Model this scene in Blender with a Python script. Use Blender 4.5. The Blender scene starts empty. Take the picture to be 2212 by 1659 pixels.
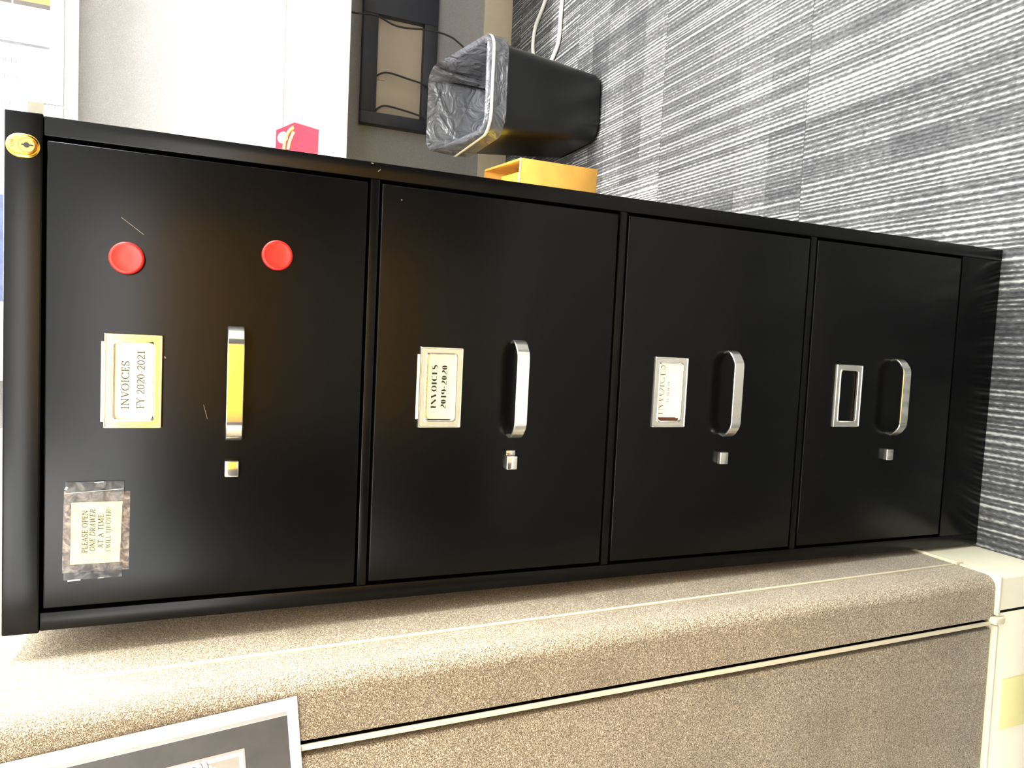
import bpy, bmesh, math, random
from mathutils import Vector, Matrix

random.seed(7)
SC = bpy.context.scene
COL = SC.collection
PI = math.pi

# ------------------------------------------------------------------ camera
F_PX, CAM, PITCH, YAW, ROLL = 1547.73, (0.05605, -0.76598, 1.14396), 0.391195, -0.06568, 0.023522
def camera():
    cp, sp = math.cos(PITCH), math.sin(PITCH)
    fw = Vector((math.sin(YAW) * cp, math.cos(YAW) * cp, -sp))
    rt = Vector((math.cos(YAW), -math.sin(YAW), 0)); up = rt.cross(fw)
    c, s = math.cos(ROLL), math.sin(ROLL)
    rt, up = c * rt + s * up, -s * rt + c * up
    x, y, z = -up, rt, -fw            # the phone was held on its side: picture right is down
    cd = bpy.data.cameras.new('camera'); cd.sensor_fit = 'HORIZONTAL'; cd.sensor_width = 36
    cd.lens = 36 * F_PX / 2212; cd.clip_start = 0.02; cd.clip_end = 60
    o = bpy.data.objects.new('camera', cd); COL.objects.link(o)
    o.matrix_world = Matrix(((x.x, y.x, z.x, CAM[0]), (x.y, y.y, z.y, CAM[1]), (x.z, y.z, z.z, CAM[2]), (0, 0, 0, 1)))
    SC.camera = o
camera()

# ------------------------------------------------------------------ world, lamps, exposure
w = bpy.data.worlds.new('world'); SC.world = w; w.use_nodes = True
w.node_tree.nodes['Background'].inputs[0].default_value = (0.8, 0.88, 1.0, 1)
w.node_tree.nodes['Background'].inputs[1].default_value = 0.05
def area(name, loc, sx, sy, power, color=(1, .97, .92)):
    l = bpy.data.lights.new(name, 'AREA'); l.shape = 'RECTANGLE'; l.size = sx; l.size_y = sy
    l.energy = power; l.color = color
    o = bpy.data.objects.new(name, l); COL.objects.link(o); o.location = loc
    return o
area('ceiling_tube_back', (1.0, 0.9, 2.70), 1.7, 0.10, 112, (1, .985, .96))
area('ceiling_panel_rear', (-1.5, -2.9, 2.70), 1.2, 0.6, 58, (1, .975, .94))
fill_side = area('side_fill_light', (2.84, 0.13, 1.85), 1.1, 0.80, 680, (.93, .97, 1)); fill_side.rotation_euler = (0, PI / 2, 0)  # added lamp to brighten the partition's side and corner, no known source
fill_front = area('front_fill_light', (-.7, -3.55, 2.05), 4.2, 1.0, 115, (.96, .98, 1)); fill_front.rotation_euler = (PI / 2, 0, 0)  # added lamp for the grey reflection on the cabinet top, source unseen
vs = SC.view_settings
vs.view_transform = 'Standard'; vs.look = 'None'; vs.gamma = 1; vs.use_curve_mapping = False
vs.exposure = 0.75

# ------------------------------------------------------------------ materials
def lin(c):
    return tuple((v / 12.92 if v <= .04045 else ((v + .055) / 1.055) ** 2.4) for v in c)
def new_mat(name):
    m = bpy.data.materials.new(name); m.use_nodes = True
    nt = m.node_tree; return m, nt, nt.nodes['Principled BSDF']
def N(nt, t, **kw):
    n = nt.nodes.new(t)
    for k, v in kw.items():
        if k.startswith('i_'): n.inputs[int(k[2:]) if k[2:].isdigit() else k[2:]].default_value = v
        else: setattr(n, k, v)
    return n
def math_n(nt, op, a, b=None, clamp=False):
    n = nt.nodes.new('ShaderNodeMath'); n.operation = op; n.use_clamp = clamp
    for i, v in enumerate((a, b)):
        if v is None: continue
        if isinstance(v, (int, float)): n.inputs[i].default_value = v
        else: nt.links.new(v, n.inputs[i])
    return n.outputs[0]
def ramp(nt, fac, stops):
    r = nt.nodes.new('ShaderNodeValToRGB'); e = r.color_ramp.elements
    while len(e) < len(stops): e.new(.5)
    for el, (p, c) in zip(e, stops): el.position = p; el.color = tuple(c) + (1,)
    nt.links.new(fac, r.inputs[0]); return r.outputs[0]
def bump(nt, b, height, strength, dist):
    n = nt.nodes.new('ShaderNodeBump'); n.inputs['Strength'].default_value = strength; n.inputs['Distance'].default_value = dist
    nt.links.new(height, n.inputs['Height']); nt.links.new(n.outputs[0], b.inputs['Normal'])
def plain(name, rgb, rough=.6, metal=0, spec=.5, var=0.0, scale=30, bumpd=0, srgb=True):
    """flat paint, plastic or paper with a little procedural mottling"""
    m, nt, b = new_mat(name)
    c = lin(rgb) if srgb else rgb
    b.inputs['Roughness'].default_value = rough; b.inputs['Metallic'].default_value = metal
    b.inputs['Specular IOR Level'].default_value = spec
    tc = N(nt, 'ShaderNodeTexCoord'); nz = N(nt, 'ShaderNodeTexNoise'); nz.inputs['Scale'].default_value = scale; nz.inputs['Detail'].default_value = 3
    nt.links.new(tc.outputs['Object'], nz.inputs['Vector'])
    lo = tuple(max(0, v * (1 - var)) for v in c); hi = tuple(min(1, v * (1 + var)) for v in c)
    nt.links.new(ramp(nt, nz.outputs[0], [(.35, lo), (.65, hi)]), b.inputs['Base Color'])
    if bumpd: bump(nt, b, nz.outputs[0], .4, bumpd)
    return m

def black_steel(name, c=(.0018, .0018, .0020), rough=.27):
    m, nt, b = new_mat(name)
    tc = N(nt, 'ShaderNodeTexCoord')
    n1 = N(nt, 'ShaderNodeTexNoise'); n1.inputs['Scale'].default_value = 14; n1.inputs['Detail'].default_value = 4
    n2 = N(nt, 'ShaderNodeTexNoise'); n2.inputs['Scale'].default_value = 900; n2.inputs['Detail'].default_value = 1
    nt.links.new(tc.outputs['Object'], n1.inputs['Vector']); nt.links.new(tc.outputs['Object'], n2.inputs['Vector'])
    b.inputs['Base Color'].default_value = c + (1,); b.inputs['Specular IOR Level'].default_value = .15; b.inputs['Roughness'].default_value = rough
    r = n1.outputs[0]
    return m

def fabric(name, light, dark, scale=185, grain=.5):
    """woven panel cloth: pale curled threads on a darker ground"""
    m, nt, b = new_mat(name)
    b.inputs['Roughness'].default_value = .9; b.inputs['Specular IOR Level'].default_value = .15
    b.inputs['Sheen Weight'].default_value = .25; b.inputs['Sheen Roughness'].default_value = .4
    tc = N(nt, 'ShaderNodeTexCoord')
    n = N(nt, 'ShaderNodeTexNoise'); n.inputs['Scale'].default_value = scale; n.inputs['Detail'].default_value = .6; n.inputs['Distortion'].default_value = .6
    nt.links.new(tc.outputs['Object'], n.inputs['Vector'])
    ridge = math_n(nt, 'MULTIPLY', math_n(nt, 'ABSOLUTE', math_n(nt, 'SUBTRACT', n.outputs[0], .5)), 7.0, clamp=True)
    n2 = N(nt, 'ShaderNodeTexNoise'); n2.inputs['Scale'].default_value = 9; n2.inputs['Detail'].default_value = 3
    nt.links.new(tc.outputs['Object'], n2.inputs['Vector'])
    f = math_n(nt, 'ADD', ridge, math_n(nt, 'MULTIPLY', math_n(nt, 'SUBTRACT', n2.outputs[0], .5), .35))
    mid = tuple(a * .45 + d * .55 for a, d in zip(lin(light), lin(dark)))
    nt.links.new(ramp(nt, f, [(.06, lin(light)), (.26, mid), (.60, lin(dark))]), b.inputs['Base Color'])
    inv = math_n(nt, 'SUBTRACT', 1.0, ridge)
    bump(nt, b, inv, grain, .0012)
    return m

def carpet(name):
    """carpet tiles, half a metre square, pencil stripes running in Y, each tile shifted"""
    m, nt, b = new_mat(name)
    b.inputs['Roughness'].default_value = .95; b.inputs['Specular IOR Level'].default_value = .1
    geo = N(nt, 'ShaderNodeNewGeometry'); sep = N(nt, 'ShaderNodeSeparateXYZ'); nt.links.new(geo.outputs['Position'], sep.inputs[0])
    x, y = sep.outputs[0], math_n(nt, 'SUBTRACT', sep.outputs[1], .4425)
    T = .55
    ty = math_n(nt, 'FLOOR', math_n(nt, 'DIVIDE', y, T)); tx = math_n(nt, 'FLOOR', math_n(nt, 'DIVIDE', x, T))
    cid = N(nt, 'ShaderNodeCombineXYZ'); nt.links.new(tx, cid.inputs[0]); nt.links.new(ty, cid.inputs[1])
    wn = N(nt, 'ShaderNodeTexWhiteNoise'); nt.links.new(cid.outputs[0], wn.inputs['Vector'])
    off = math_n(nt, 'MULTIPLY', wn.outputs[0], 37.0)
    xs = math_n(nt, 'ADD', x, off)
    def streak(fx, fy, detail):
        v = N(nt, 'ShaderNodeCombineXYZ')
        nt.links.new(math_n(nt, 'MULTIPLY', xs, fx), v.inputs[0]); nt.links.new(math_n(nt, 'MULTIPLY', y, fy), v.inputs[1]); nt.links.new(off, v.inputs[2])
        n = N(nt, 'ShaderNodeTexNoise'); n.inputs['Scale'].default_value = 1; n.inputs['Detail'].default_value = detail
        nt.links.new(v.outputs[0], n.inputs['Vector']); return n.outputs[0]
    # thread lines: fixed-width cells across X, each with its own shade
    def cells(pitch, ylen):
        v = N(nt, 'ShaderNodeCombineXYZ')
        nt.links.new(math_n(nt, 'FLOOR', math_n(nt, 'DIVIDE', xs, pitch)), v.inputs[0])
        nt.links.new(math_n(nt, 'FLOOR', math_n(nt, 'DIVIDE', y, ylen)), v.inputs[1]); nt.links.new(off, v.inputs[2])
        n = N(nt, 'ShaderNodeTexWhiteNoise'); nt.links.new(v.outputs[0], n.inputs['Vector']); return n.outputs[0]
    wob = streak(26, .15, 0)
    ph = math_n(nt, 'ADD', math_n(nt, 'DIVIDE', xs, .0088), math_n(nt, 'MULTIPLY', wob, 2.2))
    tri = math_n(nt, 'SUBTRACT', 1.0, math_n(nt, 'MULTIPLY', math_n(nt, 'ABSOLUTE', math_n(nt, 'SUBTRACT', math_n(nt, 'FRACT', ph), .5)), 2.0))
    lv = N(nt, 'ShaderNodeCombineXYZ'); nt.links.new(math_n(nt, 'FLOOR', ph), lv.inputs[0]); nt.links.new(off, lv.inputs[2])
    lw = N(nt, 'ShaderNodeTexWhiteNoise'); nt.links.new(lv.outputs[0], lw.inputs['Vector'])
    line = math_n(nt, 'MULTIPLY', tri, math_n(nt, 'ADD', math_n(nt, 'MULTIPLY', lw.outputs[0], .75), .35))
    broad = streak(42, .25, 1)
    band = cells(9.0, .11)
    block = cells(.05, .11)
    tuft = streak(230, 95, 1)
    fleck = streak(500, 160, 0)
    f = math_n(nt, 'ADD', math_n(nt, 'MULTIPLY', line, .72), .14)
    for src, amp in ((broad, .20), (band, .16), (block, .10), (tuft, .55), (fleck, .28)):
        f = math_n(nt, 'ADD', f, math_n(nt, 'MULTIPLY', math_n(nt, 'SUBTRACT', src, .5), amp))
    # the thin seam between tiles
    ey = math_n(nt, 'ABSOLUTE', math_n(nt, 'SUBTRACT', math_n(nt, 'FRACT', math_n(nt, 'DIVIDE', y, T)), .5))
    ex = math_n(nt, 'ABSOLUTE', math_n(nt, 'SUBTRACT', math_n(nt, 'FRACT', math_n(nt, 'DIVIDE', x, T)), .5))
    seam = math_n(nt, 'GREATER_THAN', math_n(nt, 'MAXIMUM', ex, ey), .4975)
    f = math_n(nt, 'SUBTRACT', f, math_n(nt, 'MULTIPLY', seam, .15))
    c = ramp(nt, f, [(.10, lin((.21, .21, .218))), (.30, lin((.295, .295, .30))), (.52, lin((.365, .365, .37))), (.82, lin((.70, .70, .685)))])
    nt.links.new(c, b.inputs['Base Color'])
    bump(nt, b, f, .7, .003)
    return m

def tape_mat(name, rgb, alpha, patch):
    m, nt, b = new_mat(name)
    tc = N(nt, 'ShaderNodeTexCoord')
    n = N(nt, 'ShaderNodeTexNoise'); n.inputs['Scale'].default_value = patch; n.inputs['Detail'].default_value = 4; n.inputs['Distortion'].default_value = 1.5
    nt.links.new(tc.outputs['Object'], n.inputs['Vector'])
    c = lin(rgb)
    nt.links.new(ramp(nt, n.outputs[0], [(.38, tuple(v * .35 for v in c)), (.52, c), (.66, tuple(min(1, v * 1.7 + .05) for v in c))]), b.inputs['Base Color'])
    b.inputs['Roughness'].default_value = .3
    nt.links.new(math_n(nt, 'ADD', math_n(nt, 'MULTIPLY', n.outputs[0], .25), alpha - .12), b.inputs['Alpha'])
    return m

def liner_mat(name):
    m, nt, b = new_mat(name)
    b.inputs['Base Color'].default_value = (.11, .112, .125, 1); b.inputs['Roughness'].default_value = .25
    b.inputs['Specular IOR Level'].default_value = .8
    b.inputs['Alpha'].default_value = .82
    tc = N(nt, 'ShaderNodeTexCoord')
    n = N(nt, 'ShaderNodeTexNoise'); n.inputs['Scale'].default_value = 16; n.inputs['Detail'].default_value = 3; n.inputs['Distortion'].default_value = 1.2
    nt.links.new(tc.outputs['Object'], n.inputs['Vector'])
    bump(nt, b, n.outputs[0], .9, .02)
    return m

M = dict(
    black=black_steel('black_painted_steel'),
    gap=plain('dark_recess', (.02, .02, .02), .9, spec=.1),
    chrome=plain('polished_nickel', (.90, .89, .85), .15, .95, var=.04, scale=120),
    satin=plain('worn_nickel_edge', (.84, .83, .80), .25, 1, var=.04, scale=120),
    brass=plain('polished_brass', (.88, .72, .36), .16, 1, var=.06, scale=200),
    brass_face=plain('brushed_brass', (.78, .60, .28), .34, 1, var=.12, scale=350),
    keyhole=plain('keyhole_dark', (.05, .04, .06), .5),
    engrave=plain('engraved_brown', (.45, .28, .10), .6),
    card=plain('cream_card', (.87, .84, .71), .7, var=.02),
    card_white=plain('white_card', (.90, .89, .83), .7, var=.02),
    card_back=plain('brown_card_back', (.36, .20, .10), .8, var=.1),
    ink=plain('black_ink', (.09, .08, .07), .7),
    ink_soft=plain('faded_ink', (.27, .245, .21), .8),
    ink_pale=plain('pale_grey_ink', (.30, .30, .29), .8),
    magnet=plain('red_plastic', (.76, .11, .09), .38, var=.04, scale=60),
    note=plain('aged_note_paper', (.80, .77, .60), .75, var=.10, scale=70),
    tape_clear=tape_mat('clear_tape', (.36, .36, .35), .42, 110),
    tape_brown=tape_mat('brown_tape', (.42, .36, .31), .88, 120),
    tape_edge=plain('tape_wrinkle', (.66, .66, .65), .4),
    scratch=plain('bare_scratch', (.52, .47, .40), .5),
    cloth=fabric('beige_panel_cloth', (.86, .795, .69), (.40, .35, .275), 780),
    cloth_grey=fabric('grey_panel_cloth', (.66, .655, .65), (.55, .545, .54), 420, .25),
    cream=plain('cream_enamel', (.92, .89, .79), .42, var=.015),
    cream_strip=plain('cream_vinyl_strip', (.84, .80, .69), .4, var=.02),
    plate=plain('yellowed_plastic', (.91, .86, .60), .45, var=.02),
    reveal=plain('dark_reveal', (.03, .028, .025), .95, spec=.1),
    carpet=carpet('striped_carpet_tiles'),
    wall=plain('grey_wall_paint', (.74, .73, .71), .85, var=.02),
    blocker_dark=plain('charcoal_blocker', (.17, .17, .18), .9, var=.05),  # surface of the added light blockers
    ceiling=plain('white_ceiling_tile', (.88, .88, .86), .9, var=.05, scale=60),
    reflector_yellow=plain('yellow_reflector_face', (.93, .67, .03), .5, var=.10, scale=9),  # face of the added yellow reflector
    reflector_cream=plain('cream_reflector_face', (.80, .77, .68), .4, var=.03),  # face of the added cream reflector
    laminate=plain('white_laminate', (.93, .93, .92), .45, var=.01),
    metalstrip=plain('grey_metal_strip', (.66, .66, .65), .4, var=.02),
    blackframe=plain('blue_black_metal', (.12, .13, .17), .45, var=.05),
    backing=plain('taupe_backing_board', (.70, .65, .58), .7, var=.03, scale=8),
    base_shade=plain('shaded_cream_enamel', (.72, .67, .58), .5, var=.02),  # cream base enamel with the under-desk shade put into its colour
    binplastic=plain('black_bin_plastic', (.025, .026, .032), .34, var=.05),
    liner=liner_mat('grey_clear_bag_film'),
    band=plain('milky_bag_band', (.86, .86, .84), .35, var=.05, scale=80),
    cable=plain('dark_cable_rubber', (.17, .15, .14), .6),
    cord=plain('white_cord_vinyl', (.86, .85, .82), .45, var=.02),
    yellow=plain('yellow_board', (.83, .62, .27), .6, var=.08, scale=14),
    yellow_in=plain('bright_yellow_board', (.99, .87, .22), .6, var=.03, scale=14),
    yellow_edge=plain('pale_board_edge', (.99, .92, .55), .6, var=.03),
    red=plain('crimson_card', (.84, .05, .16), .45, var=.04),
    gold=plain('gold_ribbon', (.96, .82, .45), .3, .4, var=.15, scale=150),
    white=plain('white_paper', (.88, .88, .87), .7, var=.01),
    poster_dark=plain('charcoal_print', (.27, .255, .24), .6, var=.12, scale=45),
    poster_grey=plain('pale_grey_print', (.64, .62, .60), .7, var=.03),
    poster_tan=plain('pale_tan_print', (.62, .59, .545), .7, var=.03),
    poster_line=plain('grey_line_print', (.42, .39, .35), .7),
    pic_yellow=plain('yellow_print', (.60, .46, .17), .7, var=.03),
    pic_brown=plain('grey_brown_print', (.20, .17, .155), .7, var=.1),
    curl_shade=plain('shaded_sheet_edge', (.27, .275, .28), .7, var=.15, scale=40),  # white paper coloured grey for the shade along its curl
    blue=plain('slate_blue_print', (.22, .26, .38), .7, var=.2, scale=30),
    beige=plain('beige_tape', (.33, .31, .25), .6, var=.05, scale=40),
)

# ------------------------------------------------------------------ mesh helpers
class MB:
    """collects shapes and links them as ONE mesh object"""
    def __init__(s): s.bm = bmesh.new(); s.mats = []
    def mi(s, m):
        if m not in s.mats: s.mats.append(m)
        return s.mats.index(m)
    def _tag(s, faces, m):
        i = s.mi(m)
        for f in faces: f.material_index = i
    def box(s, x0, x1, y0, y1, z0, z1, m, bevel=0, seg=2, mat=None):
        t = bmesh.new()
        bmesh.ops.create_cube(t, size=1)
        for v in t.verts: v.co = ((x0 + x1) / 2 + v.co.x * (x1 - x0), (y0 + y1) / 2 + v.co.y * (y1 - y0), (z0 + z1) / 2 + v.co.z * (z1 - z0))
        if bevel: bmesh.ops.bevel(t, geom=t.edges[:] + t.verts[:], offset=bevel, segments=seg, affect='EDGES', profile=.5)
        s._merge(t, m, mat); return s
    def _merge(s, t, m, mat=None):
        mp = {}
        for v in t.verts: mp[v] = s.bm.verts.new((mat @ v.co) if mat else v.co)
        i = s.mi(m)
        for f in t.faces:
            try: nf = s.bm.faces.new([mp[v] for v in f.verts]); nf.material_index = i
            except ValueError: pass
        t.free()
    def poly(s, pts, m):
        f = s.bm.faces.new([s.bm.verts.new(p) for p in pts]); f.material_index = s.mi(m); return s
    def rings(s, rings, m, closed=True, cap0=False, cap1=False, loop=False):
        vs = [[s.bm.verts.new(p) for p in r] for r in rings]
        i = s.mi(m); n = len(vs[0])
        rr = list(zip(vs, vs[1:])) + ([(vs[-1], vs[0])] if loop else [])
        for a, b in rr:
            for k in range(n if closed else n - 1):
                f = s.bm.faces.new((a[k], a[(k + 1) % n], b[(k + 1) % n], b[k])); f.material_index = i
        if cap0: s.bm.faces.new(list(reversed(vs[0]))).material_index = i
        if cap1: s.bm.faces.new(vs[-1]).material_index = i
        return s
    def prism(s, pts2, fn, d0, d1, m):
        """polygon pts2 (u,v) extruded between depths d0 and d1; fn(u,v,d)->xyz"""
        return s.rings([[fn(u, v, d0) for u, v in pts2], [fn(u, v, d1) for u, v in pts2]], m, cap0=True, cap1=True)
    def tube(s, pts, r, m, n=10, smooth=6):
        P = spline(pts, smooth) if smooth else [Vector(p) for p in pts]
        rs = []; up = Vector((0.13, .31, .94)).normalized()
        for k, p in enumerate(P):
            t = (P[min(k + 1, len(P) - 1)] - P[max(k - 1, 0)]).normalized()
            a = t.cross(up).normalized(); b = a.cross(t)
            rs.append([p + r * (math.cos(2 * PI * j / n) * a + math.sin(2 * PI * j / n) * b) for j in range(n)])
        return s.rings(rs, m, cap0=True, cap1=True)
    def build(s, name, parent=None, loc=None, rotz=0, smooth=True, angle=35, recalc=True):
        if recalc: bmesh.ops.recalc_face_normals(s.bm, faces=s.bm.faces[:])
        me = bpy.data.meshes.new(name); s.bm.to_mesh(me); s.bm.free()
        for m in s.mats: me.materials.append(m)
        if smooth:
            me.shade_smooth(); me.set_sharp_from_angle(angle=math.radians(angle))
        o = bpy.data.objects.new(name, me); COL.objects.link(o)
        if parent: o.parent = parent
        if loc: o.location = loc
        if rotz: o.rotation_euler.z = rotz
        return o
def spline(pts, n):
    P = [Vector(p) for p in pts]; out = []
    for i in range(len(P) - 1):
        p0, p1, p2, p3 = P[max(i - 1, 0)], P[i], P[i + 1], P[min(i + 2, len(P) - 1)]
        for k in range(n):
            t = k / n
            out.append(.5 * ((2 * p1) + (p2 - p0) * t + (2 * p0 - 5 * p1 + 4 * p2 - p3) * t * t + (3 * p1 - p0 - 3 * p2 + p3) * t ** 3))
    out.append(P[-1]); return out
def rrect(x0, x1, z0, z1, r, n=5):
    """rounded rectangle outline, counter-clockwise in (u,v)"""
    out = []
    for cx, cz, a in ((x1 - r, z1 - r, 0), (x0 + r, z1 - r, 90), (x0 + r, z0 + r, 180), (x1 - r, z0 + r, 270)):
        for k in range(n + 1):
            t = math.radians(a + 90 * k / n); out.append((cx + r * math.cos(t), cz + r * math.sin(t)))
    return out
def tag(o, label, cat, group=None):
    o['label'] = label; o['category'] = cat
    if group: o['group'] = group
    return o
def thing(name, label, cat, loc=(0, 0, 0), rotz=0, group=None):
    o = bpy.data.objects.new(name, None); COL.objects.link(o); o.empty_display_size = .05
    o.location = loc; o.rotation_euler.z = rotz
    return tag(o, label, cat, group)
def struct(o): o['kind'] = 'structure'; return o

# ------------------------------------------------------------------ lettering (serif strokes)
def ribbon(pts, ws):
    L, R = [], []
    for k, (x, y) in enumerate(pts):
        a = pts[max(k - 1, 0)]; b = pts[min(k + 1, len(pts) - 1)]
        dx, dy = b[0] - a[0], b[1] - a[1]; l = math.hypot(dx, dy) or 1
        nx, ny = -dy / l, dx / l; h = ws[k] / 2
        L.append((x + nx * h, y + ny * h)); R.append((x - nx * h, y - ny * h))
    return [[R[k], R[k + 1], L[k + 1], L[k]] for k in range(len(pts) - 1)]
def glyph(ch, T, t, sf):
    """quads of a letter with cap height 1: T thick stroke, t thin stroke, sf serif reach; returns (quads, advance)"""
    q = []
    def rect(x0, x1, y0, y1): q.append([(x0, y0), (x1, y0), (x1, y1), (x0, y1)])
    def serif(x, y, w_=None):
        h = (w_ or T) / 2 + sf
        if sf > 0: rect(x - h, x + h, y if y < .5 else y - t, y + t if y < .5 else y)
    def stem(x, w_=None, y0=0, y1=1, s0=True, s1=True):
        w_ = w_ or T; rect(x - w_ / 2, x + w_ / 2, y0, y1)
        if s0: serif(x, y0, w_)
        if s1: serif(x, y1, w_)
    def line(a, b, w_): q.extend(ribbon([a, b], [w_, w_]))
    def arc(cx, cy, rx, ry, a0, a1, n=18, wt=None):
        pts, ws = [], []
        for k in range(n + 1):
            a = math.radians(a0 + (a1 - a0) * k / n)
            pts.append((cx + rx * math.cos(a), cy + ry * math.sin(a)))
            d = abs(math.cos(a)); ws.append(t + ((wt or T) - t) * d ** 1.3)
        q.extend(ribbon(pts, ws))
    def bar(x0, x1, y, end=None):
        rect(x0, x1, y - t / 2, y + t / 2)
        if end: rect(x1 - t, x1, min(y, y + end), max(y, y + end))
    hT = T / 2; ht = t / 2
    c = ch
    if c == 'I': stem(.22); return q, .44
    if c == 'L': stem(.2); bar(.2, .64, ht, .22); return q, .68
    if c in 'EF':
        stem(.2); bar(.2, .60, 1 - ht, -.2); bar(.2, .48, .53); rect(.48 - t, .48, .42, .64)
        if c == 'E': bar(.2, .64, ht, .22)
        return q, .70 if c == 'E' else .62
    if c == 'T': stem(.36, s1=False); bar(.04, .68, 1 - ht, -.2); rect(.04, .04 + t, .8, 1); return q, .72
    if c == 'H': stem(.18); stem(.68); bar(.18, .68, .52); return q, .86
    if c == 'N': stem(.14, t); stem(.74, t, s0=False); line((.14, 1 - hT * .4), (.74, hT * .4), T); return q, .90
    if c == 'M': stem(.14, t); stem(.86, T); line((.16, 1), (.5, .08), T); line((.5, .08), (.84, 1), t); return q, 1.03
    if c == 'V': line((.12, 1), (.42, .02), T); line((.42, .02), (.70, 1), t); serif(.12, 1); serif(.70, 1, t); return q, .82
    if c == 'W':
        line((.10, 1), (.34, .02), T); line((.34, .02), (.56, .9), t); line((.52, 1), (.78, .02), T); line((.78, .02), (1.0, 1), t)
        serif(.10, 1); serif(1.0, 1, t); return q, 1.12
    if c == 'Y': line((.10, 1), (.38, .5), T); line((.68, 1), (.38, .5), t); stem(.38, y1=.52, s1=False); serif(.10, 1); serif(.68, 1, t); return q, .78
    if c == 'A': line((.12, 0), (.40, 1), t); line((.38, 1), (.68, 0), T); bar(.2, .56, .36); serif(.12, 0, t); serif(.68, 0); return q, .82
    if c in 'PR':
        stem(.2); bar(.2, .42, 1 - ht); bar(.2, .42, .46); arc(.40, .73, .22, .27 - ht, -90, 90)
        if c == 'R': line((.38, .46), (.70, .02), T); serif(.72, 0, T * .6)
        return q, .66 if c == 'P' else .80
    if c == 'D': stem(.2); bar(.2, .42, 1 - ht); bar(.2, .42, ht); arc(.40, .5, .38, .5 - ht, -90, 90); return q, .88
    if c == 'O': arc(.44, .5, .44 - hT, .5 - ht + .01, 0, 360, 28); return q, .88
    if c == 'C':
        arc(.44, .5, .44 - hT, .5 - ht + .01, 48, 312, 26); rect(.69, .69 + t, .68, .98); rect(.69, .69 + t, .04, .26); return q, .80
    if c in 'S':
        P, W_ = [], []
        for k in range(13): a = math.radians(25 + 230 * k / 12); P.append((.30 + .21 * math.cos(a), .745 + (.255 - ht) * math.sin(a)))
        for k in range(1, 14): a = math.radians(75 - 235 * k / 13); P.append((.30 + .23 * math.cos(a), .26 + (.26 - ht) * math.sin(a)))
        n = len(P)
        for k in range(n): W_.append(t + (T - t) * max(0, math.sin(PI * k / (n - 1))) ** 2)
        q.extend(ribbon(P, W_)); rect(.50, .50 + t, .70, .99); rect(.06, .06 + t, .02, .30); return q, .62
    if c == '0': arc(.29, .5, .29 - hT, .5 - ht + .01, 0, 360, 26); return q, .62
    if c == '1': stem(.28, s1=False); line((.28, .98), (.12, .86), t); return q, .54
    if c == '2':
        P, W_ = [], []
        for k in range(12): a = math.radians(160 - 195 * k / 11); P.append((.29 + .21 * math.cos(a), .72 + (.28 - ht) * math.sin(a))); W_.append(t + (T - t) * max(0, math.cos(a)) ** .8)
        P.append((.06, .05)); W_.append(t * 1.2)
        q.extend(ribbon(P, W_)); rect(.05, .54, 0, max(t, .09)); rect(.54 - t, .54, 0, .22); arc(.12, .75, .03, .03, 0, 360, 8, t); return q, .60
    if c == '8': arc(.29, .75, .20 - hT * .4, .25 - ht, 0, 360, 20); arc(.29, .26, .25 - hT * .4, .26 - ht, 0, 360, 20); return q, .60
    if c == '9': arc(.29, .67, .26 - hT * .5, .33 - ht, 0, 360, 22); arc(.24, .55, .30, .52, 0, -75, 10); return q, .60
    if c == '-': rect(.06, .36, .36, .36 + max(t, T * .45)); return q, .42
    if c == '/': line((.04, -.05), (.36, 1.02), max(t, .08)); return q, .42
    if c == '.': rect(.08, .08 + max(.1, T * .7), 0, max(.1, T * .7)); return q, .30
    if c == '!': rect(.2 - hT, .2 + hT, .3, 1); rect(.2 - hT, .2 + hT, 0, T); return q, .42
    return q, .36
def lettering(mb, text, fn, u0, v0, h, width=None, T=.13, t=.05, sf=.09, italic=0, space=.04, m=None, anchor='c'):
    """write text with baseline through (u0,v0); anchor c centres it; width stretches it to fit"""
    quads, x = [], 0
    for ch in text:
        g, adv = glyph(ch, T, t, sf)
        for p in g: quads.append([(a + x + italic * b_, b_) for a, b_ in p])
        x += adv + space
    x -= space
    sx = (width / x) if width else h
    base = u0 - (x * sx / 2 if anchor == 'c' else 0)
    i = 0
    for p in quads:
        mb.poly([fn(base + a * sx, v0 + b_ * h, i * 2e-7) for a, b_ in p], m); i += 1

# ------------------------------------------------------------------ the setting
fl = MB(); fl.poly([(-3.2, -3.6, 0), (3.0, -3.6, 0), (3.0, 2.4, 0), (-3.2, 2.4, 0)], M['carpet'])
struct(fl.build('floor'))
c_ = MB(); c_.box(-3.2, 3.0, -3.6, 2.4, 2.76, 2.86, M['ceiling']); struct(c_.build('ceiling'))
b_ = MB(); b_.box(-3.3, 2.9, 2.2, 2.3, .128, 2.76, M['cloth_grey']); wall_back = struct(b_.build('wall_back'))
b_ = MB(); b_.box(-3.3, 2.9, 2.194, 2.3, 0, .128, M['base_shade'], .004); struct(b_.build('baseboard_back'))
b_ = MB(); b_.box(-3.3, 2.9, 2.196, 2.205, .930, .9375, M['metalstrip'], .001); struct(b_.build('trim_1'))
b_ = MB(); b_.box(-3.3, -3.2, -3.6, 2.4, 0, 2.76, M['wall']); struct(b_.build('wall_left'))
b_ = MB()
for y0, y1, z0, z1 in ((-3.6, -.27, 0, 2.76), (.53, 2.4, 0, 2.76), (-.27, .53, 0, 1.3), (-.27, .53, 2.4, 2.76)): b_.box(2.9, 3.0, y0, y1, z0, z1, M['wall'])
struct(b_.build('wall_right'))
b_ = MB()
for y0, y1, z0, z1 in ((-.27, -.23, 1.3, 2.4), (.49, .53, 1.3, 2.4), (-.23, .49, 1.3, 1.34), (-.23, .49, 2.36, 2.4)): b_.box(2.9, 2.98, y0, y1, z0, z1, M['laminate'])
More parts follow.
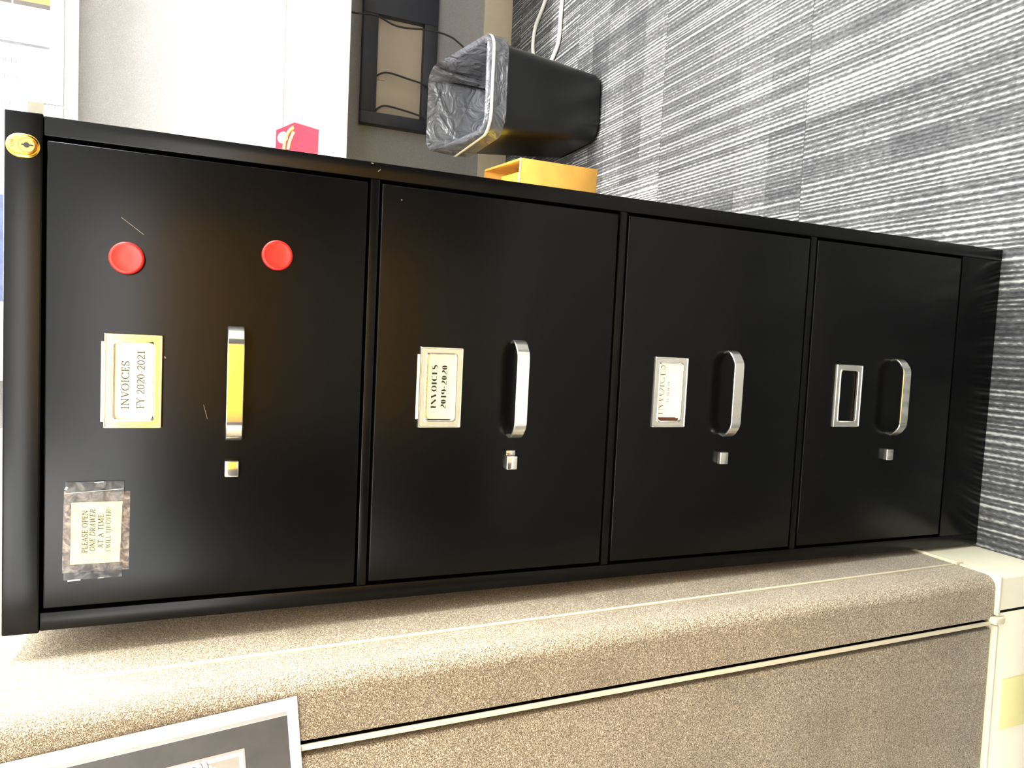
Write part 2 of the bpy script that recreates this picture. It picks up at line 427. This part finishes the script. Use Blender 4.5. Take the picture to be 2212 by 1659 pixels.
struct(b_.build('added_window_frame'))  # unseen frame added around the side fill lamp
b_ = MB(); b_.box(-.46, .95, -.64, -.56, 0, .58, M['wall']); struct(b_.build('low_blocker'))  # unseen stub added to shade the near floor and reflect in the pulls
b_ = MB(); b_.box(1.0, 1.08, -1.34, -.50, 0, 1.42, M['blocker_dark']); struct(b_.build('side_blocker'))  # unseen screen added to keep light off the floor near the camera
b_ = MB(); b_.box(2.02, 2.08, .44, 2.2, 0, 2.20, M['wall']); b_.box(2.02, 2.08, -.9, .44, 0, 1.70, M['wall']); struct(b_.build('side_blocker'))  # unseen screens added to hold the side lamp off floor and back wall
b_ = MB(); b_.box(-3.2, 3.0, -3.7, -3.6, 0, 2.76, M['wall']); struct(b_.build('wall_front'))
# unseen blocker added behind the camera, with a yellow reflector panel in it
b_ = MB(); b_.box(-.85, -.32, -1.42, -1.34, 0, 1.50, M['blocker_dark']); b_.box(.62, 1.5, -1.42, -1.34, 0, 1.50, M['blocker_dark']); struct(b_.build('rear_blocker'))
b_ = MB(); b_.box(-.318, .618, -1.41, -1.35, .01, 1.50, M['reflector_yellow'], .003); d_ = struct(b_.build('yellow_reflector'))  # panel added for yellow reflections in the top label holder and pull
b_ = MB(); b_.box(-.31, .61, -1.349, -1.346, .02, .80, M['reflector_cream']); b_.build('cream_reflector', d_)  # pale face added so the lower pulls reflect something bright

# ------------------------------------------------------------------ the filing cabinet
W2 = .236
PITCH_D, Z1, DH = .3028, 1.2890, .2877
cab = thing('filing_cabinet', 'tall black four-drawer steel filing cabinet with chrome pulls beside the beige partition', 'filing cabinet')
b_ = MB()
for s in (-1, 1):
    xa, xb = sorted((s * .2185, s * W2))
    b_.box(xa, xb, 0, .68, 0, 1.2915, M['black'], .0012)
b_.box(-.2185, .2185, .66, .68, 0, 1.2915, M['black'])
b_.box(-.2185, .2185, .03, .66, .01, .02, M['gap'])
zr = [(0.0, .0885)] + [(Z1 - PITCH_D * (i + 1) + .0022, Z1 - PITCH_D * i - DH - .0028) for i in range(3)]
for z0, z1 in zr: b_.box(-.2187, .2187, .0005, .030, z0, z1, M['black'], .0012)
for i in range(4): b_.box(-.2186, .2186, .024, .026, Z1 - PITCH_D * i - DH - .003, Z1 - PITCH_D * i + .003, M['gap'])
def scratch(mb, x0, z0, x1, z1, wd, y, m):
    dx, dz = x1 - x0, z1 - z0; l = math.hypot(dx, dz); nx, nz = -dz / l * wd, dx / l * wd
    mb.poly([(x0 + nx, y, z0 + nz), (x0 - nx, y, z0 - nz), (x1 - nx, y, z1 - nz), (x1 + nx, y, z1 + nz)], m)
scratch(b_, .2265, .9915, .2290, .9890, .0003, -.0002, M['scratch'])
scratch(b_, .2345, .9990, .2340, .9965, .0005, -.0002, M['scratch'])
b_.build('body', cab)
b_ = MB(); b_.box(-.2375, .2375, -.0012, .685, 1.2918, 1.3213, M['black'], .0018, 3); b_.build('top_cap', cab)

def front(u, v, d): return (u, d, v)          # local (right, up, depth) of the cabinet front

def label_holder(parent, zc):
    b = MB()
    def ring(ins, y, r): return [(u, y, v) for u, v in rrect(-.0447 + ins, .0447 - ins, zc - .0247 + ins, zc + .0247 - ins, r)]
    b.rings([ring(0, -.0008, .0008), ring(0, -.0040, .0010), ring(.0005, -.0050, .0012), ring(.0014, -.0050, .0014), ring(.0020, -.0041, .0016),
             ring(.0063, -.0041, .0036), ring(.0070, -.0049, .0042), ring(.0078, -.0051, .0046), ring(.0084, -.0044, .0046), ring(.0086, -.0016, .0046)], M['chrome'])
    b.build('label_holder', parent, smooth=True, angle=30)
def handle(parent, zc):
    ctr = []
    r, X, D = .0150, .0535, .0235
    ctr.append((-X, -.0005)); 
    for k in range(9):
        a = math.radians(180 + 0 + 90 * k / 8)
        ctr.append((-X + .0045 * min(1, k / 4) + r + r * math.cos(a) - .002, -(D - r) + r * math.sin(a)))
    left = ctr[:]
    for x, y in reversed(left): ctr.append((-x, y))
    P = [Vector((x, y, 0)) for x, y in ctr]
    th, hh, ch = .0011, .0076, .0006
    rs = []
    for k, p in enumerate(P):
        t = (P[min(k + 1, len(P) - 1)] - P[max(k - 1, 0)]).normalized(); n = Vector((t.y, -t.x, 0))
        prof = [(th, hh - ch), (th - ch, hh), (-th + ch, hh), (-th, hh - ch), (-th, -hh + ch), (-th + ch, -hh), (th - ch, -hh), (th, -hh + ch)]
        rs.append([(p.x + n.x * a, p.y + n.y * a, zc + z) for a, z in prof])
    b = MB(); b.rings(rs, M['chrome'], cap0=True, cap1=True)
    b.build('handle', parent, angle=40)
def latch(parent, zc, shoe):
    b = MB()
    b.box(-.0936, -.0776, -.0075, 0, zc - .0066, zc + .0066, M['chrome'], .0011, 3)
    b.box(-.0945, -.0700 if shoe else -.0740, -.0005, .001, zc - .0074, zc + .0074, M['gap'])
    if shoe: b.box(-.0774, -.0716, -.0028, 0, zc - .0052, zc + .0062, M['satin'], .0006)
    b.build('latch', parent)

for i in range(4):
    zt = Z1 - PITCH_D * i; zb = zt - DH
    b = MB(); b.box(-.2146, .2146, -.0006, .0235, zb, zt, M['black'], .0014, 3)
    if i == 0:
        scratch(b, .1528, 1.2292, .1385, 1.2102, .00018, -.0008, M['scratch'])
        scratch(b, .0240 - .046, 1.1552, -.036, 1.1515, .00016, -.0008, M['scratch'])
        scratch(b, .0225, 1.1898, .0245, 1.1908, .0006, -.0008, M['scratch'])
    if i == 1: scratch(b, .2005, .9655, .1992, .9650, .0005, -.0008, M['scratch'])
    dr = b.build('drawer', cab)
    zl = zt - .0722
    label_holder(dr, zl)
    handle(dr, zt - .1620); latch(dr, zt - .1610, i == 1)
    if i < 3:
        b = MB(); yc = -.0016
        def fn(u, v, d, zl=zl, yc=yc): return (u, yc - .00015 - d, zl + v)
        if i == 0:
            b.box(-.0388, .0368, yc, -.0008, zl - .0200, zl + .0272, M['card'])
            lettering(b, 'INVOICES', fn, -.0040, .0036, .0066, .0462, T=.13, t=.075, sf=.08, m=M['ink_soft'])
            lettering(b, 'FY 2020-2021', fn, .0015, -.0094, .0066, .0562, T=.13, t=.075, sf=.08, m=M['ink_soft'])
        elif i == 1:
            b.box(-.0354, .0361, yc, -.0008, zl - .0200, zl + .0270, M['card'])
            lettering(b, 'INVOICES', fn, .0006, .0042, .0060, .0485, T=.27, t=.03, sf=.06, space=.09, m=M['ink'])
            lettering(b, '2019-2020', fn, .0006, -.0072, .0060, .0490, T=.25, t=.03, sf=.06, space=.07, m=M['ink'])
        else:
            b.box(-.0320, .0372, yc, -.0008, zl - .0128, zl + .0205, M['card_white'])
            b.box(-.0375, .0375, -.0010, -.0007, zl - .0185, zl + .0185, M['card_back'])
            b.box(-.0330, .0372, -.0013, -.0010, zl - .0185, zl - .0120, M['card_white'])
            lettering(b, 'INVOICES', fn, .0025, .0080, .0125, .0640, T=.075, t=.028, sf=.05, space=.10, m=M['ink'])
            lettering(b, 'FY 2018/19', fn, .0000, .0000, .0032, .0255, T=.16, t=.10, sf=.05, space=.30, m=M['ink_soft'])
        b.build('label_card', dr)

# lock on the top rail
lk = MB()
cx, cz = .2068, 1.3065
def stad(ins, y, h=.0130, w=.0103):
    pts = []
    r = w - ins; s = h - w
    for k in range(25): a = PI * k / 24; pts.append((cx + r * math.cos(a), y, cz + s + r * math.sin(a)))
    for k in range(25): a = PI + PI * k / 24; pts.append((cx + r * math.cos(a), y, cz - s + r * math.sin(a)))
    return pts
lk.rings([stad(0, -.0012), stad(0, -.0026), stad(.0008, -.0034), stad(.0020, -.0036), stad(.0024, -.0032)], M['brass'])
lk.rings([stad(.0024, -.0032), stad(.0024, -.0068), stad(.0031, -.0076)], M['brass'])
lk.rings([stad(.0031, -.0076), stad(.0095, -.0077)], M['brass_face'], cap1=True)
lock = lk.build('lock', cab, angle=40)
b = MB(); zc = cz - .0038
def circ(r, y, n=36): return [(cx - .0002 + r * math.cos(2 * PI * k / n), y, zc + r * math.sin(2 * PI * k / n)) for k in range(n)]
b.rings([circ(.0064, -.0074), circ(.0064, -.00775), circ(.0059, -.00775), circ(.0059, -.0072)], M['engrave'])
b.rings([circ(.0059, -.0070), circ(.0059, -.0079), circ(.0010, -.0080)], M['brass_face'], cap1=True)
b.poly([(x, y - .0003, z) for x, y, z in circ(.0024, -.0080)], M['keyhole'])
b.poly([(cx - .0008, -.0084, zc - .0052), (cx + .0006, -.0084, zc - .0052), (cx + .0006, -.0084, zc + .0040), (cx - .0008, -.0084, zc + .0040)], M['keyhole'])
b.build('key_cylinder', lock, angle=40)
b = MB(); lettering(b, '1228', lambda u, v, d: (u, -.00778 - d, v), cx, cz + .0058, .0024, .0070, T=.22, t=.12, sf=0, m=M['engrave'])
b.build('engraved_number', lock)

# things stuck to the cabinet front
for x, z, lab in ((.1152, 1.2240, 'round red magnet high on the top drawer, level with its label holder'),
                  (.1297, 1.0902, 'round red magnet low on the top drawer, right of its pull')):
    b = MB()
    def cr(r, y, n=48): return [(x + r * math.cos(2 * PI * k / n), y, z + r * math.sin(2 * PI * k / n)) for k in range(n)]
    b.rings([cr(.0149, -.0008), cr(.0149, -.0045), cr(.0143, -.0058), cr(.0128, -.0062), cr(.0119, -.0059), cr(.004, -.0059)], M['magnet'], cap1=True, cap0=True)
    tag(b.build('magnet', angle=60), lab, 'magnet', 'red magnets on the top drawer')

sg = thing('taped_notice', 'small yellowed paper notice taped to the top drawer of the black cabinet', 'notice', (-.1445, 0, 1.2465))
def T_(x, y, z): return (x + .1445, y, z - 1.2465)
b = MB(); b.poly([T_(-.1820, -.0009, 1.2184), T_(-.1058, -.0009, 1.2180), T_(-.1048, -.0009, 1.2705), T_(-.1035, -.0009, 1.2728), T_(-.1818, -.0009, 1.2738)], M['tape_brown'])
b.build('brown_tape', sg, smooth=False)['label'] = 'brown tape backing'
b = MB()
x0, x1, z0, z1 = -.1742, -.1150, 1.2262, 1.2668
b.poly([T_(-.1742, -.0013, 1.2262), T_(-.1153, -.0013, 1.2245), T_(-.1150, -.0013, 1.2666), T_(-.1740, -.0013, 1.2672)], M['note'])
fn = lambda u, v, d: T_(-.1447 + u, -.0015 - d, 1.2465 + v)
lettering(b, 'PLEASE OPEN', fn, .0016, .0066, .0048, .0408, T=.14, t=.085, sf=.07, m=M['ink_soft'])
lettering(b, 'ONE DRAWER', fn, .0022, .0004, .0046, .0405, T=.14, t=.085, sf=.05, italic=.22, m=M['ink_soft'])
lettering(b, 'AT A TIME.', fn, .0022, -.0064, .0046, .0345, T=.14, t=.085, sf=.07, m=M['ink_soft'])
lettering(b, 'I WILL TIP OVER!', fn, .0022, -.0124, .0040, .0425, T=.14, t=.085, sf=.06, m=M['ink_soft'])
b.build('paper', sg, smooth=False)['label'] = 'yellowed paper with printed warning'
for u0, u1, marks in ((0, .155, ((-.1890, 1.2690, -.1886, 1.2585, .0007), (-.1882, 1.2440, -.1880, 1.2390, .0003))),
                      (.79, 1, ((-.0962, 1.2480, -.0958, 1.2400, .0004), (-.1060, 1.2718, -.1030, 1.2235, .00025), (-.1025, 1.2715, -.1000, 1.2700, .0010)))):
    b = MB(); nx, nz = 3, 6; vs_ = []
    for j in range(nz + 1):
        for k in range(nx + 1):
            u, v = u0 + (u1 - u0) * k / nx, j / nz
            vs_.append(T_(-.1885 + u * .0930, -.0019 - .0004 * random.random(), 1.2240 + v * .0483 - .0008 * u))
    vv = [b.bm.verts.new(p) for p in vs_]; b.mi(M['tape_clear'])
    for j in range(nz):
        for k in range(nx):
            a = j * (nx + 1) + k; b.bm.faces.new((vv[a], vv[a + 1], vv[a + nx + 2], vv[a + nx + 1]))
    for (xa, za, xb, zb, wd) in marks:
        dx, dz = xb - xa, zb - za; l = math.hypot(dx, dz); ax, az = -dz / l * wd, dx / l * wd
        b.poly([T_(xa + ax, -.0025, za + az), T_(xa - ax, -.0025, za - az), T_(xb - ax, -.0025, zb - az), T_(xb + ax, -.0025, zb + az)], M['tape_edge'])
    b.build('clear_tape', sg, smooth=False)['label'] = 'clear tape over the left end of the paper' if u0 == 0 else 'clear tape over the right end of the paper'

# ------------------------------------------------------------------ the beige partition on the left
PX, PYF = -.2415, -.114
par = thing('office_partition', 'beige cloth office partition corner with cream base, left of the black cabinet', 'partition', (PX, 0, 0))
par.rotation_euler.y = -math.radians(.95)
TOP = 1.72
def q(x): return x - PX
b = MB(); b.box(q(-.3015), 0, -.0515, 2.18, .122, TOP, M['cloth'], .002); b.build('side_panel', par)
b = MB()
prof = [(q(-.3003), -.0570), (q(-.3003), PYF)]
R_ = .017
for k in range(9):
    a = math.radians(-90 + 90 * k / 8); prof.append((-R_ + R_ * math.cos(a), PYF + R_ + R_ * math.sin(a)))
prof.append((0, -.0570))
b.rings([[(x, y, .122) for x, y in prof], [(x, y, TOP) for x, y in prof]], M['cloth'], cap0=True, cap1=True); b.build('corner_post', par, angle=40)
b = MB(); b.box(q(-1.9), q(-.3160), -.1125, -.055, .122, TOP, M['cloth'], .0025); b.build('front_panel', par)
b = MB(); b.box(q(-.3165), q(-.2998), -.1040, -.06, .122, TOP, M['reveal']); b.box(q(-.2600), -.0015, -.060, -.050, .122, TOP, M['reveal']); b.build('reveal', par)
b = MB(); b.box(q(-.3098), q(-.3042), -.1150, -.1120, .128, TOP, M['cream_strip'], .0010); b.box(q(-.3085), q(-.3058), -.1122, -.103, .128, TOP, M['reveal']); b.build('trim_strip', par)
b = MB(); b.box(-.004, .0017, -.0563, -.0518, .126, TOP, M['cream_strip'], .0008); b.build('trim_strip', par)
# cream base covers
def base_prof(z0, z1):
    pr = [(q(-.2885), PYF - .004)]
    for k in range(7):
        a = math.radians(-90 + 90 * k / 6); pr.append((.0012 - .004 + .004 * math.cos(a), PYF - .004 + .004 + .004 * math.sin(a)))
    pr += [(.0012, 2.18), (q(-.2885), 2.18)]
    return [[(x, y, z) for x, y in pr] for z in (z0, z1)]
b = MB(); b.rings(base_prof(0, .118), M['cream'], cap0=True, cap1=True); b.build('base_cover', par)
b = MB(); b.box(q(-1.9), q(-.2920), PYF - .004, -.05, 0, .118, M['cream'], .002); b.build('base_cover', par)
b = MB(); b.box(q(-.2925), q(-.2880), PYF - .0036, -.06, 0, .1165, M['reveal']); b.build('base_gap', par)
# cream ledge along the top of the base, broken at the two joints
b = MB(); b.box(q(-.2960), .0030, PYF - .0055, -.0585, .1165, .1225, M['cream_strip'], .0020, 3); b.build('base_ledge', par)
b = MB(); b.box(-.02, .0030, -.0470, 2.18, .1165, .1215, M['cream_strip'], .0015, 3); b.build('base_ledge', par)
b = MB(); b.box(q(-1.9), q(-.3100), PYF - .0055, -.06, .1165, .1225, M['cream_strip'], .0020, 3); b.build('base_ledge', par)
b = MB(); b.box(q(-.3075), q(-.2975), PYF - .0085, -.10, .1085, .1300, M['cream_strip'], .0025, 3); b.build('joint_clip', par)
b = MB(); b.box(-.006, .0052, -.0570, -.0490, .1110, .1270, M['cream_strip'], .0022, 3); b.build('joint_clip', par)
b = MB(); b.box(q(-.4660), q(-.3915), PYF - .0062, PYF - .003, .0385, .0995, M['plate'], .0006)
b.box(q(-.4050), q(-.3920), PYF - .0068, PYF - .0061, .0390, .0530, M['plate'], .0003); b.build('access_plate', par)

# printed poster pinned to the partition front, its top and left parts run out of the picture
po = thing('printed_poster', 'white bordered charcoal print of a coin pinned askew on the beige partition', 'poster', (-.2729, -.1172, 1.0708))
pa = math.radians(5.6)
eu, ev = (-math.cos(pa), -math.sin(pa)), (-math.sin(pa), math.cos(pa))
def PF(u, v, d): return (eu[0] * u + ev[0] * v, -.0003 - d, eu[1] * u + ev[1] * v)
def prect(b, u0, u1, v0, v1, d, m): b.poly([PF(u1, v0, d), PF(u0, v0, d), PF(u0, v1, d), PF(u1, v1, d)], m)
b = MB(); prect(b, 0, .216, 0, .279, 0, M['white'])
prect(b, .0118, .0152, .0096, .27, .0001, M['poster_grey'])
prect(b, .0157, .200, .0096, .27, .0001, M['poster_dark'])
lettering(b, '2', lambda u, v, d: PF(u, v, d + .0001), .0125, .0060, .0028, None, T=.1, t=.07, sf=.03, m=M['ink_pale'])
lettering(b, '10596', lambda u, v, d: PF(.076 - u, v, d + .0001), .0, .0032, .0020, .0085, T=.14, t=.1, sf=.0, italic=.2, m=M['ink_soft'])
b.build('sheet', po, smooth=False)
b = MB()
prect(b, .0366, .170, .0472, .19, .0002, M['poster_grey'])
prect(b, .0392, .168, .0490, .188, .00025, M['white'])
prect(b, .0425, .165, .0522, .185, .0003, M['poster_tan'])
ccx, ccy, cr_ = .082, .098, .0435
def disc(r, d, m, n=60): b.poly([PF(ccx - r * math.cos(2 * PI * k / n), ccy + r * math.sin(2 * PI * k / n), d) for k in range(n)], m)
disc(cr_, .00035, M['white']); disc(cr_ * .80, .0004, M['poster_line']); disc(cr_ * .78, .00045, M['white']); disc(cr_ * .74, .0005, M['poster_tan']); disc(cr_ * .55, .00055, M['white'])
for k in range(5):
    ang = math.radians(-14 + 9.5 * k)                  # letters along the right flank of the coin
    ch = 'IMARE'[4 - k]
    def lf(u, v, d, ang=ang):
        rr = cr_ * .83 + v
        a = ang - u / (cr_ * .88)
        return PF(ccx - rr * math.cos(a), ccy + rr * math.sin(a), .0006 + d)
    lettering(b, ch, lf, 0, 0, .0048, None, T=.24, t=.12, sf=.05, m=M['poster_line'])
for v0, ut, wd in ((.0834, .0388, .0024), (.0785, .0397, .0021), (.0738, .0452, .0017), (.0697, .0515, .0015), (.0660, .0580, .0014)):   # long leaves beside the coin
    for sc, d, m, sh in ((1, .0007, M['poster_line'], 0), (.78, .0009, M['white'], .0003)):
        out = [PF(ut + .0, v0 + sh, d), PF(ut + .004, v0 + sh - wd * sc * .7, d), PF(ut + .012, v0 + sh - wd * sc, d), PF(ut + .03, v0 + sh - wd * sc * .8, d),
               PF(ut + .03, v0 + sh + wd * sc * .8, d), PF(ut + .012, v0 + sh + wd * sc, d), PF(ut + .004, v0 + sh + wd * sc * .7, d)]
        b.poly(out, m)
b.build('coin_picture', po, smooth=False)

# ------------------------------------------------------------------ overhead bin and the papers taped on it
ob = thing('overhead_cabinet', 'long white overhead cabinet on the grey office wall with papers taped to its doors', 'overhead cabinet', (.9, 2.2, 1.612))
b = MB(); b.box(-1.05, 1.6, -.262, -.004, 0, .40, M['laminate'], .003); b.build('body', ob)
for x0, x1 in ((-1.048, -.178), (-.174, .71), (.714, 1.598)):
    b = MB(); b.box(x0, x1, -.280, -.263, -.001, .398, M['laminate'], .002); b.build('door', ob)
b = MB(); b.box(-1.04, 1.59, -.27, -.258, -.014, -.001, M['metalstrip'], .002); b.build('bottom_rail', ob)

def paper(name, label, cat, x0, x1, z0, z1, m, y=1.9185):
    b = MB(); b.box(x0, x1, y - .0004, y, z0, z1, m); return b, name, label, cat
YP = 1.9192
b = MB(); b.box(.724, .885, YP - .0006, YP, 1.625, 1.905, M['white'])
# lettering reads upward
up_fn = lambda u, v, d: (-v, YP - .0008 - d, u)
lettering(b, 'PRIC', lambda u, v, d: (.8450 - v, YP - .0008 - d, 1.7320 + u), 0, 0, .0135, .0470, T=.16, t=.09, sf=.09, m=M['ink_pale'], anchor='l')
lettering(b, 'CHE', lambda u, v, d: (.7960 - v, YP - .0008 - d, 1.7320 + u), 0, 0, .0135, .0400, T=.16, t=.09, sf=.09, m=M['ink_pale'], anchor='l')
tag(b.build('notice_sheet', smooth=False), 'white sheet on the overhead cabinet with two faint lines starting PRIC and CHE', 'paper', 'papers taped to the overhead cabinet')
b = MB(); b.box(.60, .7225, YP - .0006, YP, 1.7035, 1.905, M['white'])
lettering(b, 'POS', lambda u, v, d: (.7170 - v, YP - .0008 - d, 1.7470 + u), 0, 0, .0120, .0380, T=.16, t=.09, sf=.09, m=M['ink_pale'], anchor='l')
b.box(.694, .6953, YP - .0009, YP, 1.7035, 1.905, M['ink_pale'])
tag(b.build('notice_sheet', smooth=False), 'white sheet just above the cabinet corner with the faint letters POS', 'paper', 'papers taped to the overhead cabinet')
b = MB(); b.box(.66, .7245, YP - .0010, YP, 1.6615, 1.7030, M['beige'])
tag(b.build('tape_strip', smooth=False), 'short beige tape strip on the overhead cabinet door below the sheet marked POS', 'tape')
# a blank sheet; grey shade is painted on its curled left edge
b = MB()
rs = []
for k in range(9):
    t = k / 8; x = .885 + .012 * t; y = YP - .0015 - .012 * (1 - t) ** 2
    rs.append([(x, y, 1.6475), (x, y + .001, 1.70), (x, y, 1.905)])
b.rings(rs, M['curl_shade'], closed=False)
b.poly([(.897, YP - .0015, 1.6475), (1.006, YP - .0015, 1.6475), (1.006, YP - .0015, 1.905), (.897, YP - .0015, 1.905)], M['white'])
b.poly([(.899, YP - .0017, 1.6785), (.903, YP - .0017, 1.6785), (.903, YP - .0017, 1.6755), (.899, YP - .0017, 1.6755)], M['ink_soft'])
tag(b.build('blank_sheet', smooth=True), 'blank white sheet on the overhead cabinet with a curled left edge painted in shade grey', 'paper', 'papers taped to the overhead cabinet')
b = MB(); b.box(1.009, 1.24, YP - .0008, YP, 1.6470, 1.7440, M['pic_brown']); b.box(1.0225, 1.23, YP - .0012, YP - .0007, 1.6475, 1.7360, M['pic_yellow'])
b.box(1.009, 1.24, YP - .0008, YP, 1.7480, 1.905, M['pic_brown'])
tag(b.build('picture_sheet', smooth=False), 'yellow picture with a grey-brown edge taped to the overhead cabinet at the frame corner', 'picture')
b = MB(); b.box(.10, .43, YP - .0008, YP, 1.7650, 1.905, M['blue'])
tag(b.build('picture_sheet', smooth=False), 'slate blue print just showing over the top of the black cabinet', 'picture')

# ------------------------------------------------------------------ desk, frame, cables, boxes, bin behind
dk = thing('desk', 'white worktop fixed along the grey back wall, brightly lit from above', 'desk', (.9, 2.19, .82))
b = MB(); b.box(-1.05, 1.10, -.672, .008, -.032, 0, M['laminate'], .003, 3); b.build('worktop', dk)

fr = thing('metal_frame', 'black open metal frame under the white desk with dark cables hanging across it', 'frame', (1.1366, 2.155, .3376))
b = MB()
X0, X1, Z0, Z1_ = -.246, .366, 0, .303
xi0, xi1, zi0, zi1 = -.199, .181, .057, .244
for (a0, a1, c0, c1) in ((X0, xi0, Z0, Z1_), (xi1, X1, Z0, Z1_), (xi0, xi1, Z0, zi0), (xi0, xi1, zi1, Z1_)):
    b.box(a0, a1, 0, .044, c0, c1, M['blackframe'], .002)
b.build('rim', fr)
b = MB(); b.box(xi0 - .01, xi1 + .01, .034, .044, zi0 - .01, zi1 + .01, M['backing']); b.build('backing_board', fr)
b = MB(); b.box(-.062, .000, .029, .035, .205, .243, M['backing'], .002); b.build('outlet_plate', fr)
for pts, lab in ((((1.2719, 2.085, .792), (1.2719, 2.085, .6924), (1.2749, 2.085, .6538), (1.2786, 2.085, .6041), (1.2578, 2.085, .5363), (1.2568, 2.085, .481), (1.2649, 2.085, .4158), (1.2659, 2.085, .3491), (1.2576, 2.085, .3004), (1.2407, 2.085, .2664), (1.20, 2.09, .19), (1.17, 2.10, .008)), 'dark cable hanging in front of the black frame at its right side'),
                 (((1.070, 2.172, .5860), (1.0850, 2.172, .5780), (1.102, 2.165, .5370), (1.090, 2.160, .452), (1.079, 2.150, .398), (1.068, 2.140, .378), (1.050, 2.120, .340), (1.02, 2.08, .20), (1.00, 2.08, .008)), 'dark cable across the middle of the taupe opening in the black frame'),
                 (((.938, 2.172, .582), (.956, 2.172, .5720), (.972, 2.168, .5400), (.963, 2.160, .464), (.949, 2.150, .400), (.938, 2.140, .386), (.920, 2.120, .350), (.90, 2.09, .20), (.89, 2.09, .008)), 'dark cable at the left end of the taupe opening in the black frame')):
    b = MB(); b.tube(pts, .0036, M['cable'])
    tag(b.build('cable'), lab, 'cable', 'cables hanging under the desk')

# red gift box on the desk
rb = thing('gift_box', 'red tapered box with gold and white top on the white desk behind the black cabinet', 'box', (.74, 2.02, .82), math.radians(-7))
b = MB(); ht = .086
b.rings([[(-.064, -.052, 0), (.050, -.052, 0), (.050, .06, 0), (-.064, .06, 0)], [(-.070, -.055, ht), (.062, -.055, ht), (.040, .05, ht + .055), (-.070, .05, ht + .055)]], M['red'], cap0=True, cap1=True)
b.build('box', rb)
def slope(x, y): return (x, y, ht + .0012 + (y + .055) * .055 / .105)
b = MB(); b.poly([slope(.012 + .020 * math.cos(2 * PI * k / 24), .008 + .030 * math.sin(2 * PI * k / 24)) for k in range(24)], M['white']); b.build('white_patch', rb)
b = MB()
b.tube([(.045, -.052, ht + .003), (.03, -.03, ht + .016), (.0, -.01, ht + .026), (-.03, -.005, ht + .029)], .006, M['gold'], 8)
b.tube([(.03, -.053, ht + .001), (.0, -.04, ht + .011), (-.03, -.03, ht + .016)], .006, M['gold'], 8)
b.build('gold_bow', rb)

# waste bin with a bag
BX, BY = .832, 1.505
bn = thing('waste_bin', 'black plastic waste bin lined with a clear grey bag under the desk edge', 'waste bin', (BX, BY, 0))
def bring(hx, hy, z, r, n=8): return [(u, v, z) for u, v in rrect(-hx, hx, -hy, hy, r, n)]
HZ = .405
b = MB()
b.rings([bring(.085, .13, .004, .035), bring(.103, .150, .004, .045), bring(.110, .158, .018, .050), bring(.140, .188, HZ - .02, .055), bring(.146, .194, HZ - .018, .056), bring(.147, .195, HZ, .056), bring(.138, .186, HZ, .054), bring(.107, .152, .03, .048)], M['binplastic'], cap0=True, cap1=True)
b.build('body', bn, angle=50)
b = MB()
def lring(off, zf, rad=0, seed=0, lift=0):
    out = []
    base = rrect(-.147 - off, .147 + off, -.195 - off, .195 + off, .057 + max(off, -.03), 12)
    n = len(base)
    for k, (u, v) in enumerate(base):
        a = 2 * PI * k / n
        wob = rad * (math.sin(5 * a + seed) + .6 * math.sin(11 * a + 2 * seed) + .4 * math.sin(17 * a + seed * 3))
        back = max(0, min(1, (v + .14) / .33))
        l = math.hypot(u, v)
        out.append((u * (1 - wob / l), v * (1 - wob / l), zf + lift * back ** 1.1 + wob * .4))
    return out
b.rings([lring(.0025, HZ - .055, .001, 1), lring(.003, HZ - .022, .0006, 2), lring(.004, HZ - .002, .0004, 2), lring(.002, HZ + .008, .0003, 3, .03), lring(-.003, HZ + .012, .001, 3, .075),
         lring(-.016, HZ + .002, .006, 4, .06), lring(-.030, HZ - .06, .012, 5, .03), lring(-.045, HZ - .15, .016, 6), lring(-.055, HZ - .25, .014, 7), lring(-.09, HZ - .33, .008, 8)], M['liner'], cap1=True)
b.build('bag_liner', bn, angle=80)
b = MB(); b.rings([lring(.0045, HZ - .012), lring(.0056, HZ - .010), lring(.0056, HZ - .004), lring(.0044, HZ - .002)], M['band'], loop=True); b.build('bag_band', bn)

# yellow open box between the bin and the cabinet
yb = thing('storage_box', 'open yellow board box on the carpet between the cabinet and the waste bin', 'box', (.630, 1.352, 0), math.radians(-5))
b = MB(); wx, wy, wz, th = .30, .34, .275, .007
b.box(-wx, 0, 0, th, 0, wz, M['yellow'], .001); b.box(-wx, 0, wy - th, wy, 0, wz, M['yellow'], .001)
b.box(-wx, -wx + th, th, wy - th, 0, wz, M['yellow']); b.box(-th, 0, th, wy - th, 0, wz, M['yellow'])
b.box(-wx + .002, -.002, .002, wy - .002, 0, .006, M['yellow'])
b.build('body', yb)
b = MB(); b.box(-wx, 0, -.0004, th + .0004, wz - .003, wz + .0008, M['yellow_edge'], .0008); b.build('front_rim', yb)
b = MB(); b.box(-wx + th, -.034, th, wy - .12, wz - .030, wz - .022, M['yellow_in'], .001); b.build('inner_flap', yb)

# white cord looping out from behind the bin
b = MB(); b.tube([(1.80, 1.60, .009), (1.52, 1.72, .009), (1.365, 1.83, .009), (1.2935, 1.917, .009), (1.21, 1.930, .009), (1.150, 1.885, .009), (1.105, 1.82, .009), (1.100, 1.77, .009), (1.125, 1.725, .009), (1.17, 1.690, .009), (1.303, 1.679, .009), (1.55, 1.63, .009), (1.85, 1.52, .009)], .0075, M['cord'])
tag(b.build('power_cord'), 'white cord looping over the carpet out from behind the waste bin', 'cord')
